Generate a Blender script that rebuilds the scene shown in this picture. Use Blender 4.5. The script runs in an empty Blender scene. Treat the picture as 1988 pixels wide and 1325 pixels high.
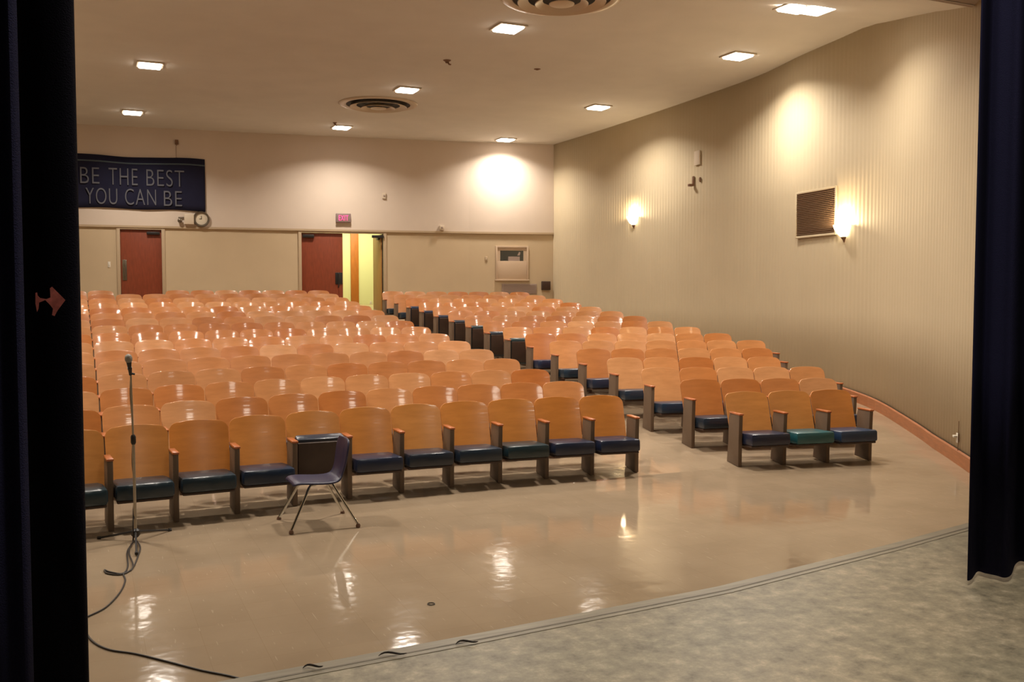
import bpy, bmesh, math, random
from mathutils import Vector, Matrix
random.seed(7)
PI = math.pi
sc = bpy.context.scene
C = sc.collection

# ---------------------------------------------------------------- camera, world, exposure
EYE = 1.92                       # camera height above the floor at the front row
F_PX, CX, CY = 1850.0, 994.0, 662.5
PITCH = math.atan((CY - 570.0) / F_PX)
YAW = math.atan((994 - 150) / (F_PX / math.cos(PITCH)))
cd = bpy.data.cameras.new('camera'); cam = bpy.data.objects.new('camera', cd); C.objects.link(cam)
cam.location = (0, 0, EYE)
cam.rotation_euler = (PI / 2 - PITCH, 0, -YAW)
cd.sensor_width = 36; cd.lens = 36 * F_PX / 1988; cd.clip_start = 0.05; cd.clip_end = 100
sc.camera = cam
sc.view_settings.view_transform = 'Standard'
sc.view_settings.look = 'None'
sc.view_settings.exposure = 0.29
sc.view_settings.gamma = 1
sc.view_settings.use_curve_mapping = False
w = bpy.data.worlds.new('world'); sc.world = w; w.use_nodes = True
w.node_tree.nodes['Background'].inputs[0].default_value = (1.0, 0.78, 0.58, 1)
w.node_tree.nodes['Background'].inputs[1].default_value = 0.05
LAMP_W = 80.0                    # power of each ceiling downlight
LAMP_COL = (1.0, 0.91, 0.80)
SCONCE_W = 55.0
CORRIDOR_W = 120.0
STAGE_W = 88.0

# the stage work light, above and behind the camera on the stage
def area(name, loc, size, power, col, rot=(0, 0, 0), spread=PI, parent=None, size_y=None):
    d = bpy.data.lights.new(name, 'AREA'); d.energy = power; d.color = col; d.size = size
    if size_y: d.shape = 'RECTANGLE'; d.size_y = size_y
    d.spread = spread
    o = bpy.data.objects.new(name, d); C.objects.link(o); o.location = loc; o.rotation_euler = rot
    if parent: o.parent = parent
    return o
area('stage_work_light', (1.9, 1.7, 5.8), 1.2, STAGE_W, (1.0, 0.9, 0.74), (0, 0, 0), 2.6)

# ---------------------------------------------------------------- helpers
def srgb(r, g, b):
    f = lambda v: (v / 255 / 12.92) if v / 255 <= 0.04045 else ((v / 255 + 0.055) / 1.055) ** 2.4
    return (f(r), f(g), f(b), 1)

def mat(name, col, rough=0.5, metal=0.0, noise=0.0, nscale=8.0, coat=0.0, coat_r=0.1, bump=0.0, bscale=30.0,
        emit=None, estr=0.0, spec=0.5, stretch=(1, 1, 1), detail=4):
    m = bpy.data.materials.new(name); m.use_nodes = True
    nt = m.node_tree; b = nt.nodes['Principled BSDF']
    b.inputs['Base Color'].default_value = col
    b.inputs['Roughness'].default_value = rough
    b.inputs['Metallic'].default_value = metal
    b.inputs['Specular IOR Level'].default_value = spec
    b.inputs['Coat Weight'].default_value = coat; b.inputs['Coat Roughness'].default_value = coat_r
    if emit:
        b.inputs['Emission Color'].default_value = emit; b.inputs['Emission Strength'].default_value = estr
    if noise or bump:
        tc = nt.nodes.new('ShaderNodeTexCoord'); mp = nt.nodes.new('ShaderNodeMapping')
        mp.inputs['Scale'].default_value = stretch
        nt.links.new(tc.outputs['Object'], mp.inputs[0])
    if noise:
        n = nt.nodes.new('ShaderNodeTexNoise'); n.inputs['Scale'].default_value = nscale; n.inputs['Detail'].default_value = detail
        nt.links.new(mp.outputs[0], n.inputs['Vector'])
        r = nt.nodes.new('ShaderNodeValToRGB')
        r.color_ramp.elements[0].position = 0.3; r.color_ramp.elements[1].position = 0.7
        r.color_ramp.elements[0].color = tuple(c * (1 - noise) for c in col[:3]) + (1,)
        r.color_ramp.elements[1].color = tuple(min(1, c * (1 + noise)) for c in col[:3]) + (1,)
        nt.links.new(n.outputs['Fac'], r.inputs[0]); nt.links.new(r.outputs[0], b.inputs['Base Color'])
    if bump:
        n2 = nt.nodes.new('ShaderNodeTexNoise'); n2.inputs['Scale'].default_value = bscale; n2.inputs['Detail'].default_value = 2
        nt.links.new(mp.outputs[0], n2.inputs['Vector'])
        bp = nt.nodes.new('ShaderNodeBump'); bp.inputs['Strength'].default_value = bump; bp.inputs['Distance'].default_value = 0.01
        nt.links.new(n2.outputs['Fac'], bp.inputs['Height']); nt.links.new(bp.outputs[0], b.inputs['Normal'])
    return m

def tag(o, label=None, cat=None, group=None, kind=None):
    if label: o['label'] = label
    if cat: o['category'] = cat
    if group: o['group'] = group
    if kind: o['kind'] = kind
    return o

def empty(name, loc=(0, 0, 0), rz=0.0, label=None, cat=None, group=None):
    o = bpy.data.objects.new(name, None); C.objects.link(o); o.empty_display_size = 0.1
    o.location = loc; o.rotation_euler = (0, 0, rz)
    return tag(o, label, cat, group)

class MB:
    """collects shapes and links them as one mesh object"""
    def __init__(s): s.bm = bmesh.new()
    def box(s, x0, x1, y0, y1, z0, z1, bev=0.0, mi=0, M=None):
        b = bmesh.new()
        vs = [b.verts.new((x, y, z)) for x in (x0, x1) for y in (y0, y1) for z in (z0, z1)]
        for f in ((0, 1, 3, 2), (4, 6, 7, 5), (0, 4, 5, 1), (2, 3, 7, 6), (0, 2, 6, 4), (1, 5, 7, 3)):
            b.faces.new([vs[i] for i in f])
        if bev: bmesh.ops.bevel(b, geom=list(b.edges), offset=bev, segments=3, profile=0.5, affect='EDGES')
        s.merge(b, mi, M); return s
    def merge(s, b, mi=0, M=None):
        if M is not None: bmesh.ops.transform(b, matrix=M, verts=list(b.verts))
        for f in b.faces: f.material_index = mi
        me = bpy.data.meshes.new('t'); b.to_mesh(me); b.free(); s.bm.from_mesh(me); bpy.data.meshes.remove(me)
    def prism(s, pts, z0, z1, mi=0, M=None, bev=0.0):
        b = bmesh.new()
        lo = [b.verts.new((p[0], p[1], z0)) for p in pts]; hi = [b.verts.new((p[0], p[1], z1)) for p in pts]
        n = len(pts); b.faces.new(lo[::-1]); b.faces.new(hi)
        for i in range(n): b.faces.new((lo[i], lo[(i + 1) % n], hi[(i + 1) % n], hi[i]))
        if bev: bmesh.ops.bevel(b, geom=list(b.edges), offset=bev, segments=2, profile=0.5, affect='EDGES')
        s.merge(b, mi, M); return s
    def tube(s, pts, r, n=8, mi=0, caps=True):
        b = bmesh.new(); pts = [Vector(p) for p in pts]; rings = []
        rs = r if isinstance(r, (list, tuple)) else [r] * len(pts)
        up = Vector((0, 0, 1)); prev = None
        for i, p in enumerate(pts):
            t = (pts[min(i + 1, len(pts) - 1)] - pts[max(i - 1, 0)])
            if t.length < 1e-9: t = Vector((0, 0, 1))
            t.normalize()
            if prev is None:
                a = t.orthogonal().normalized()
            else:
                a = (prev - t * prev.dot(t))
                a = a.normalized() if a.length > 1e-6 else t.orthogonal().normalized()
            prev = a; c = t.cross(a)
            rings.append([b.verts.new(p + (a * math.cos(2 * PI * k / n) + c * math.sin(2 * PI * k / n)) * rs[i]) for k in range(n)])
        for i in range(len(rings) - 1):
            for k in range(n):
                b.faces.new((rings[i][k], rings[i][(k + 1) % n], rings[i + 1][(k + 1) % n], rings[i + 1][k]))
        if caps: b.faces.new(rings[0][::-1]); b.faces.new(rings[-1])
        s.merge(b, mi); return s
    def lathe(s, prof, n=32, mi=0, M=None, a0=0.0, a1=2 * PI):
        b = bmesh.new(); full = abs(a1 - a0 - 2 * PI) < 1e-6; rings = []
        cnt = n if full else n + 1
        for k in range(cnt):
            a = a0 + (a1 - a0) * k / n
            rings.append([b.verts.new((r * math.cos(a), r * math.sin(a), z)) for r, z in prof])
        for k in range(n):
            A = rings[k]; B = rings[(k + 1) % cnt]
            for j in range(len(prof) - 1):
                b.faces.new((A[j], B[j], B[j + 1], A[j + 1]))
        bmesh.ops.remove_doubles(b, verts=list(b.verts), dist=1e-6)
        s.merge(b, mi, M); return s
    def build(s, name, mats, parent=None, smooth=True, label=None, cat=None, group=None, kind=None, M=None):
        if M is not None: bmesh.ops.transform(s.bm, matrix=M, verts=list(s.bm.verts))
        bmesh.ops.recalc_face_normals(s.bm, faces=list(s.bm.faces))
        me = bpy.data.meshes.new(name); s.bm.to_mesh(me); s.bm.free()
        for m in (mats if isinstance(mats, (list, tuple)) else [mats]): me.materials.append(m)
        if smooth:
            for p in me.polygons: p.use_smooth = True
            me.set_sharp_from_angle(angle=math.radians(38))
        o = bpy.data.objects.new(name, me); C.objects.link(o)
        if parent: o.parent = parent
        return tag(o, label, cat, group, kind)

def copy_tree(o, parent=None):
    c = o.copy(); C.objects.link(c); c.parent = parent
    for ch in list(o.children): copy_tree(ch, c)
    return c

def smoothpath(pts, k=8):
    pts = [Vector(p) for p in pts]; out = []
    P = [pts[0]] + pts + [pts[-1]]
    for i in range(1, len(P) - 2):
        for j in range(k):
            t = j / k
            out.append(0.5 * ((2 * P[i]) + (-P[i - 1] + P[i + 1]) * t + (2 * P[i - 1] - 5 * P[i] + 4 * P[i + 1] - P[i + 2]) * t * t
                              + (-P[i - 1] + 3 * P[i] - 3 * P[i + 1] + P[i + 2]) * t ** 3))
    out.append(pts[-1]); return out

# line of sight of a measured point of the photograph, and where it meets a wall or a level (for placing things)
def ray(x, y):
    a = (x - CX) / F_PX; b = -(y - CY) / F_PX
    fw = math.cos(PITCH) + b * math.sin(PITCH); up = b * math.cos(PITCH) - math.sin(PITCH)
    return Vector((a * math.cos(YAW) + fw * math.sin(YAW), -a * math.sin(YAW) + fw * math.cos(YAW), up))
def on_z(x, y, z):
    r = ray(x, y); t = (z - EYE) / r.z; return Vector((r.x * t, r.y * t, z))
def on_wall(x, y, poly):
    r = ray(x, y)
    for (ax, ay), (bx, by) in zip(poly[:-1], poly[1:]):
        dx, dy = bx - ax, by - ay; den = r.x * dy - r.y * dx
        if abs(den) < 1e-9: continue
        t = (ax * dy - ay * dx) / den; u = (ax * r.y - ay * r.x) / den
        if t > 0 and -1e-6 <= u <= 1 + 1e-6:
            T = Vector((dx, dy, 0)).normalized()
            N = Vector((T.y, -T.x, 0))
            P = Vector((r.x * t, r.y * t, EYE + r.z * t))
            if N.dot(Vector((0, 0, EYE)) - P) < 0: N = -N
            return P, T, N
    raise ValueError((x, y))
def wall_matrix(P, N):
    """x along the wall (rightwards seen from the hall), y out of the wall into the hall reversed, z up: local -y faces the hall"""
    X = Vector((0, 0, 1)).cross(N).normalized()    # rightwards when looking at the wall
    return Matrix(((X.x, -N.x, 0, P.x), (X.y, -N.y, 0, P.y), (X.z, -N.z, 1, P.z), (0, 0, 0, 1)))

# ---------------------------------------------------------------- the plan of the hall
SLOPE, Y_RAMP, CEIL = 0.0895, 8.5, 5.96
def floor_z(y): return SLOPE * (y - Y_RAMP) if y > Y_RAMP else 0.0175 * (y - Y_RAMP)
BACK = [(-4.0, 25.72), (0.0, 25.25), (3.9, 24.8), (7.36, 24.27), (9.6, 23.87), (11.87, 23.33)]
RIGHT = [(5.6, 2.9), (6.9, 4.6), (8.1, 6.3), (8.92, 7.45), (9.66, 8.53), (10.22, 9.5), (10.78, 10.6), (11.04, 11.53), (11.27, 12.85),
         (11.60, 14.4), (11.74, 16.3), (11.83, 18.3), (11.88, 21.0), (11.87, 23.33)]
_rp = smoothpath([(x, y, 0) for x, y in RIGHT], 6)
RIGHTS = [(p.x, p.y) for p in _rp]
MOLD = 3.56

# ---------------------------------------------------------------- materials
M = {}
M['ceiling'] = mat('ceiling_paint', srgb(208, 202, 192), 0.85, noise=0.03, nscale=1.5)
M['upper'] = mat('upper_wall_paint', srgb(200, 184, 168), 0.8, noise=0.03, nscale=1.2)
M['lower'] = mat('lower_wall_paint', srgb(186, 165, 134), 0.75, noise=0.03, nscale=1.5)
M['fluted'] = mat('fluted_wall_paint', srgb(190, 174, 144), 0.8, noise=0.03, nscale=1.2)
M['trimpaint'] = mat('trim_paint', srgb(172, 150, 121), 0.6)
M['base'] = mat('baseboard_wood', srgb(158, 98, 60), 0.4, noise=0.15, nscale=6, stretch=(1, 1, 6))
M['door'] = mat('door_wood', srgb(126, 58, 34), 0.4, noise=0.14, nscale=5, stretch=(6, 6, 1))
M['doortan'] = mat('tan_door_wood', srgb(168, 120, 60), 0.45, noise=0.1, nscale=5, stretch=(6, 6, 1))
M['corr'] = mat('corridor_paint', srgb(220, 220, 168), 0.7)
M['dark'] = mat('black_metal', srgb(30, 26, 24), 0.45)
M['brass'] = mat('aged_metal', srgb(120, 110, 95), 0.35, metal=0.8)
M['standtube'] = mat('satin_steel', srgb(176, 166, 150), 0.3, metal=0.7)
M['white'] = mat('white_plastic', srgb(214, 206, 190), 0.5)
M['offwhite'] = mat('offwhite_metal', srgb(196, 180, 158), 0.5)
M['panel'] = mat('seat_standard_enamel', srgb(108, 88, 70), 0.5, bump=0.25, bscale=60, stretch=(6, 6, 1))
M['cap'] = mat('armrest_wood', srgb(176, 98, 52), 0.3, noise=0.12, nscale=10, coat=0.4)
M['pan'] = mat('seat_pan_enamel', srgb(62, 46, 38), 0.45, noise=0.1, nscale=12)
M['chrome'] = mat('chrome', srgb(200, 200, 195), 0.12, metal=1.0)
M['grayplas'] = mat('glide_plastic', srgb(110, 80, 62), 0.5)
M['navyplastic'] = mat('navy_plastic', srgb(40, 38, 68), 0.38, bump=0.1, bscale=200)
M['cable'] = mat('cable_rubber', srgb(40, 30, 24), 0.5)
M['curtain'] = mat('navy_curtain_cloth', srgb(34, 34, 60), 0.95, bump=0.4, bscale=400, spec=0.1)
M['leg'] = mat('black_drape_cloth', srgb(18, 17, 28), 0.95, bump=0.4, bscale=400, spec=0.08)
M['banner'] = mat('navy_banner_cloth', srgb(28, 28, 48), 0.9, noise=0.1, nscale=3, spec=0.2)
M['bannertrim'] = mat('banner_stripe_cloth', srgb(72, 84, 92), 0.9, spec=0.2)
M['letters'] = mat('banner_letter_cloth', srgb(92, 92, 98), 0.9, spec=0.2)
M['lamp'] = mat('lamp_glass', (1, 0.95, 0.88, 1), 0.4, emit=(1.0, 0.9, 0.78, 1), estr=14.0)
M['sconce'] = mat('sconce_glass', (1, 0.93, 0.8, 1), 0.4, emit=(1.0, 0.86, 0.6, 1), estr=9.0)
M['exitred'] = mat('exit_letters', (0.8, 0.05, 0.15, 1), 0.5, emit=(1.0, 0.03, 0.20, 1), estr=2.6)
M['exitbox'] = mat('exit_housing', srgb(128, 108, 104), 0.5)
M['ventwhite'] = mat('diffuser_enamel', srgb(186, 166, 140), 0.35)
M['ventdark'] = mat('diffuser_shade', srgb(42, 32, 24), 0.7)
M['louver'] = mat('louver_bronze', srgb(112, 88, 66), 0.45)
M['speakerdark'] = mat('speaker_grille_cloth', srgb(58, 34, 18), 0.8)
M['ventgray'] = mat('vent_grey', srgb(150, 130, 118), 0.6)
M['glass'] = mat('booth_glass', srgb(20, 28, 30), 0.03, spec=1.0)
M['boothpaint'] = mat('booth_panel_paint', srgb(186, 162, 136), 0.6)
M['paper'] = mat('paper', srgb(214, 200, 180), 0.8)
M['arrow'] = mat('arrow_tape', srgb(240, 128, 120), 0.7, noise=0.3, nscale=60)
M['hookbrown'] = mat('brown_fixture', srgb(118, 84, 58), 0.6)
M['stageblack'] = mat('backstage_paint', srgb(40, 36, 34), 0.9)
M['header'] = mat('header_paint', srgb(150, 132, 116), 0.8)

# wood of the seat backs: tone comes from each seat's own object colour
m = bpy.data.materials.new('seat_plywood'); m.use_nodes = True; nt = m.node_tree; b = nt.nodes['Principled BSDF']
oi = nt.nodes.new('ShaderNodeObjectInfo'); tc = nt.nodes.new('ShaderNodeTexCoord'); mp = nt.nodes.new('ShaderNodeMapping')
mp.inputs['Scale'].default_value = (1.0, 1.0, 5.0)
addv = nt.nodes.new('ShaderNodeVectorMath'); addv.operation = 'ADD'
sc2 = nt.nodes.new('ShaderNodeVectorMath'); sc2.operation = 'SCALE'; sc2.inputs['Scale'].default_value = 0.7
nt.links.new(tc.outputs['Object'], mp.inputs[0]); nt.links.new(mp.outputs[0], addv.inputs[0])
nt.links.new(oi.outputs['Location'], sc2.inputs[0]); nt.links.new(sc2.outputs[0], addv.inputs[1])
n = nt.nodes.new('ShaderNodeTexNoise'); n.inputs['Scale'].default_value = 4.0; n.inputs['Detail'].default_value = 5; n.inputs['Roughness'].default_value = 0.6
nt.links.new(addv.outputs[0], n.inputs['Vector'])
rp = nt.nodes.new('ShaderNodeValToRGB'); rp.color_ramp.elements[0].position = 0.3; rp.color_ramp.elements[1].position = 0.72
rp.color_ramp.elements[0].color = (0.88, 0.84, 0.78, 1); rp.color_ramp.elements[1].color = (1.06, 1.06, 1.06, 1)
mx = nt.nodes.new('ShaderNodeMix'); mx.data_type = 'RGBA'; mx.blend_type = 'MULTIPLY'; mx.inputs['Factor'].default_value = 1.0
nt.links.new(n.outputs['Fac'], rp.inputs[0]); nt.links.new(oi.outputs['Color'], mx.inputs['A']); nt.links.new(rp.outputs[0], mx.inputs['B'])
nt.links.new(mx.outputs['Result'], b.inputs['Base Color'])
b.inputs['Roughness'].default_value = 0.36; b.inputs['Coat Weight'].default_value = 0.6; b.inputs['Coat Roughness'].default_value = 0.10
mpb = nt.nodes.new('ShaderNodeMapping'); mpb.inputs['Scale'].default_value = (3.0, 3.0, 46.0)
nbb = nt.nodes.new('ShaderNodeTexNoise'); nbb.inputs['Scale'].default_value = 1.0; nbb.inputs['Detail'].default_value = 1
bpb = nt.nodes.new('ShaderNodeBump'); bpb.inputs['Strength'].default_value = 0.11; bpb.inputs['Distance'].default_value = 0.006
nt.links.new(tc.outputs['Object'], mpb.inputs[0]); nt.links.new(mpb.outputs[0], nbb.inputs['Vector']); nt.links.new(nbb.outputs['Fac'], bpb.inputs['Height'])
nt.links.new(bpb.outputs[0], b.inputs['Coat Normal'])
M['ply'] = m
# vinyl of the cushions, colour also per seat
m = bpy.data.materials.new('seat_vinyl'); m.use_nodes = True; nt = m.node_tree; b = nt.nodes['Principled BSDF']
oi = nt.nodes.new('ShaderNodeObjectInfo'); nt.links.new(oi.outputs['Color'], b.inputs['Base Color'])
b.inputs['Roughness'].default_value = 0.3; b.inputs['Specular IOR Level'].default_value = 0.6
tc = nt.nodes.new('ShaderNodeTexCoord'); n = nt.nodes.new('ShaderNodeTexNoise'); n.inputs['Scale'].default_value = 9
bp = nt.nodes.new('ShaderNodeBump'); bp.inputs['Strength'].default_value = 0.5; bp.inputs['Distance'].default_value = 0.012
nt.links.new(tc.outputs['Object'], n.inputs['Vector']); nt.links.new(n.outputs['Fac'], bp.inputs['Height']); nt.links.new(bp.outputs[0], b.inputs['Normal'])
M['vinyl'] = m

# vinyl composition tile of the hall floor: glossy, faint seams, pale scuffs
m = bpy.data.materials.new('floor_tile'); m.use_nodes = True; nt = m.node_tree; b = nt.nodes['Principled BSDF']
tc = nt.nodes.new('ShaderNodeTexCoord')
n = nt.nodes.new('ShaderNodeTexNoise'); n.inputs['Scale'].default_value = 1.3; n.inputs['Detail'].default_value = 5
nt.links.new(tc.outputs['Object'], n.inputs['Vector'])
r1 = nt.nodes.new('ShaderNodeValToRGB'); r1.color_ramp.elements[0].color = srgb(156, 136, 112); r1.color_ramp.elements[1].color = srgb(172, 152, 127)
r1.color_ramp.elements[0].position = 0.3; r1.color_ramp.elements[1].position = 0.7
nt.links.new(n.outputs['Fac'], r1.inputs[0])
bk = nt.nodes.new('ShaderNodeTexBrick'); bk.inputs['Scale'].default_value = 1.0; bk.inputs['Brick Width'].default_value = 0.305; bk.inputs['Row Height'].default_value = 0.305
bk.offset = 0.0; bk.inputs['Mortar Size'].default_value = 0.0018; bk.inputs['Mortar Smooth'].default_value = 0.4
bk.inputs['Color1'].default_value = (1, 1, 1, 1); bk.inputs['Color2'].default_value = (0.955, 0.955, 0.955, 1); bk.inputs['Mortar'].default_value = (0.87, 0.85, 0.82, 1)
nt.links.new(tc.outputs['Object'], bk.inputs['Vector'])
mm = nt.nodes.new('ShaderNodeMix'); mm.data_type = 'RGBA'; mm.blend_type = 'MULTIPLY'; mm.inputs['Factor'].default_value = 1.0
nt.links.new(r1.outputs[0], mm.inputs['A']); nt.links.new(bk.outputs['Color'], mm.inputs['B'])
mp = nt.nodes.new('ShaderNodeMapping'); mp.inputs['Scale'].default_value = (60, 7, 1); mp.inputs['Rotation'].default_value = (0, 0, 0.6)
nt.links.new(tc.outputs['Object'], mp.inputs[0])
ns = nt.nodes.new('ShaderNodeTexNoise'); ns.inputs['Scale'].default_value = 0.9; ns.inputs['Detail'].default_value = 1
nt.links.new(mp.outputs[0], ns.inputs['Vector'])
rs = nt.nodes.new('ShaderNodeValToRGB'); rs.color_ramp.elements[0].position = 0.70; rs.color_ramp.elements[1].position = 0.76
rs.color_ramp.elements[0].color = (0, 0, 0, 1); rs.color_ramp.elements[1].color = (0.28, 0.28, 0.28, 1)
nt.links.new(ns.outputs['Fac'], rs.inputs[0])
ms = nt.nodes.new('ShaderNodeMix'); ms.data_type = 'RGBA'; ms.inputs['B'].default_value = srgb(212, 196, 170)
nt.links.new(rs.outputs[0], ms.inputs['Factor']); nt.links.new(mm.outputs['Result'], ms.inputs['A'])
nt.links.new(ms.outputs['Result'], b.inputs['Base Color'])
nr = nt.nodes.new('ShaderNodeTexNoise'); nr.inputs['Scale'].default_value = 2.2; nr.inputs['Detail'].default_value = 6
nt.links.new(tc.outputs['Object'], nr.inputs['Vector'])
mr = nt.nodes.new('ShaderNodeMapRange'); mr.inputs['To Min'].default_value = 0.04; mr.inputs['To Max'].default_value = 0.13
nt.links.new(nr.outputs['Fac'], mr.inputs[0]); nt.links.new(mr.outputs[0], b.inputs['Roughness'])
nb = nt.nodes.new('ShaderNodeTexNoise'); nb.inputs['Scale'].default_value = 7.0; nb.inputs['Detail'].default_value = 2
nt.links.new(tc.outputs['Object'], nb.inputs['Vector'])
bp = nt.nodes.new('ShaderNodeBump'); bp.inputs['Strength'].default_value = 0.16; bp.inputs['Distance'].default_value = 0.01
nt.links.new(nb.outputs['Fac'], bp.inputs['Height']); nt.links.new(bp.outputs[0], b.inputs['Normal'])
M['tile'] = m
M['ramp'] = mat('ramp_floor_paint', srgb(154, 132, 104), 0.28, noise=0.06, nscale=1.6)

# mottled linoleum of the stage
m = bpy.data.materials.new('stage_linoleum'); m.use_nodes = True; nt = m.node_tree; b = nt.nodes['Principled BSDF']
tc = nt.nodes.new('ShaderNodeTexCoord')
n1 = nt.nodes.new('ShaderNodeTexNoise'); n1.inputs['Scale'].default_value = 15; n1.inputs['Detail'].default_value = 9; n1.inputs['Roughness'].default_value = 0.72; n1.inputs['Distortion'].default_value = 0.0
nt.links.new(tc.outputs['Object'], n1.inputs['Vector'])
r1 = nt.nodes.new('ShaderNodeValToRGB')
cr = r1.color_ramp; cr.elements[0].position = 0.30; cr.elements[0].color = srgb(104, 98, 86); cr.elements[1].position = 0.70; cr.elements[1].color = srgb(196, 184, 164)
e = cr.elements.new(0.42); e.color = srgb(138, 131, 115)
e = cr.elements.new(0.55); e.color = srgb(160, 151, 132)
nt.links.new(n1.outputs['Fac'], r1.inputs[0])
n2 = nt.nodes.new('ShaderNodeTexNoise'); n2.inputs['Scale'].default_value = 1.6; n2.inputs['Detail'].default_value = 3
nt.links.new(tc.outputs['Object'], n2.inputs['Vector'])
r2 = nt.nodes.new('ShaderNodeValToRGB'); r2.color_ramp.elements[0].position = 0.35; r2.color_ramp.elements[1].position = 0.68
r2.color_ramp.elements[0].color = (0.90, 0.91, 0.88, 1); r2.color_ramp.elements[1].color = (1.08, 1.03, 0.97, 1)
nt.links.new(n2.outputs['Fac'], r2.inputs[0])
mm = nt.nodes.new('ShaderNodeMix'); mm.data_type = 'RGBA'; mm.blend_type = 'MULTIPLY'; mm.inputs['Factor'].default_value = 1.0
nt.links.new(r1.outputs[0], mm.inputs['A']); nt.links.new(r2.outputs[0], mm.inputs['B'])
nt.links.new(mm.outputs['Result'], b.inputs['Base Color']); b.inputs['Roughness'].default_value = 0.42
M['lino'] = m
M['nosing'] = mat('stage_nosing', srgb(150, 141, 124), 0.4, noise=0.2, nscale=4, stretch=(1, 14, 1))
M['nosedark'] = mat('nosing_dark_strip', srgb(116, 107, 93), 0.5, noise=0.15, nscale=10)

# ---------------------------------------------------------------- floor
def strip_mesh(name, rows, mats, kind='structure', **kw):
    mb = MB(); bm = mb.bm
    vs = [[bm.verts.new(p) for p in r] for r in rows]
    for a, b_ in zip(vs[:-1], vs[1:]):
        for i in range(len(a) - 1): bm.faces.new((a[i], a[i + 1], b_[i + 1], b_[i]))
    return mb.build(name, mats, kind=kind, **kw)
XL, XR = -4.0, 12.6
mb = MB()
def slab(mb, y0, y1, mi):
    z0, z1 = floor_z(y0), floor_z(y1)
    b = bmesh.new(); vs = [b.verts.new(p) for p in ((XL, y0, z0), (XR, y0, z0), (XR, y1, z1), (XL, y1, z1))]
    lo = [b.verts.new((v.co.x, v.co.y, v.co.z - 0.12)) for v in vs]
    b.faces.new(vs); b.faces.new(lo[::-1])
    for i in range(4): b.faces.new((vs[i], lo[i], lo[(i + 1) % 4], vs[(i + 1) % 4]))
    mb.merge(b, mi)
slab(mb, 2.2, Y_RAMP, 0); slab(mb, Y_RAMP, 26.2, 0)
mb.build('floor', M['tile'], smooth=False, kind='structure')

# ---------------------------------------------------------------- ceiling: level over the house, sloping down to the proscenium
CEIL_PTS = [(7.0, 4.92), (7.55, 5.06), (7.87, 5.16), (8.82, 5.44), (9.7, 5.66), (10.3, 5.80), (10.8, 5.91), (11.2, 5.955), (11.6, CEIL)]
def ceil_z(y):
    if y >= 11.6: return CEIL
    for (a, za), (b, zb) in zip(CEIL_PTS[:-1], CEIL_PTS[1:]):
        if a <= y <= b: return za + (zb - za) * (y - a) / (b - a)
    return CEIL_PTS[0][1]
rows = []
for y in [7.5, 7.87, 8.35, 8.82, 9.25, 9.7, 10.3, 10.8, 11.2, 11.6, 26.2]:
    rows.append([(XL, y, ceil_z(y)), (XR, y, ceil_z(y))])
top = [[(a[0], a[1], 6.3), (b_[0], b_[1], 6.3)] for a, b_ in rows]
mb = MB(); bm = mb.bm
g = [[bm.verts.new(p) for p in r] for r in rows]; h = [[bm.verts.new(p) for p in r] for r in top]
for i in range(len(g) - 1):
    bm.faces.new((g[i][0], g[i][1], g[i + 1][1], g[i + 1][0])); bm.faces.new((h[i][0], h[i][1], h[i + 1][1], h[i + 1][0]))
    for k in (0, 1): bm.faces.new((g[i][k], g[i + 1][k], h[i + 1][k], h[i][k]))
bm.faces.new((g[0][0], g[0][1], h[0][1], h[0][0])); bm.faces.new((g[-1][0], g[-1][1], h[-1][1], h[-1][0]))
mb.build('ceiling', M['ceiling'], kind='structure')
# proscenium header: a beam across the hall, its face towards the stage unlit
MB().box(XL, 9.3, 7.25, 7.58, 5.055, 6.3).build('trim_1', M['header'], smooth=False, kind='structure')

# ---------------------------------------------------------------- back wall with door openings
def wall_pt(px, py=500):
    return on_wall(px, py, BACK)
D1 = (wall_pt(232)[0], wall_pt(316)[0]); D2 = (wall_pt(584)[0], wall_pt(746)[0])
DOOR_TOP = 3.50
def back_y(x):
    for (ax, ay), (bx, by) in zip(BACK[:-1], BACK[1:]):
        if ax <= x <= bx: return ay + (by - ay) * (x - ax) / (bx - ax)
xs = sorted([p[0] for p in BACK] + [D1[0].x, D1[1].x, D2[0].x, D2[1].x])
mb = MB()
def wall_seg(mb, a, b, z0, z1, th, mi, out=0.0):
    a = Vector((a[0], a[1], 0)); b = Vector((b[0], b[1], 0)); T = (b - a).normalized(); N = Vector((T.y, -T.x, 0))
    if N.y > 0: N = -N
    p = [a + N * out, b + N * out, b - N * th, a - N * th]
    mb.prism([(q.x, q.y) for q in p], z0, z1, mi)
for x0, x1 in zip(xs[:-1], xs[1:]):
    a, b_ = (x0, back_y(x0)), (x1, back_y(x1)); mid = (x0 + x1) / 2
    isdoor = D1[0].x < mid < D1[1].x or D2[0].x < mid < D2[1].x
    if isdoor: wall_seg(mb, a, b_, DOOR_TOP, MOLD, 0.14, 0)
    else: wall_seg(mb, a, b_, 0.9, MOLD, 0.14, 0)
    wall_seg(mb, a, b_, MOLD, 6.1, 0.14, 1, out=0.035)
mb.build('wall_back', [M['lower'], M['upper']], smooth=False, kind='structure')
mb = MB()
for (a, b_) in zip(BACK[:-1], BACK[1:]): wall_seg(mb, a, b_, MOLD - 0.035, MOLD + 0.015, 0.02, 0, out=0.05)
mb.build('trim_2', M['trimpaint'], smooth=False, kind='structure')

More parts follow.
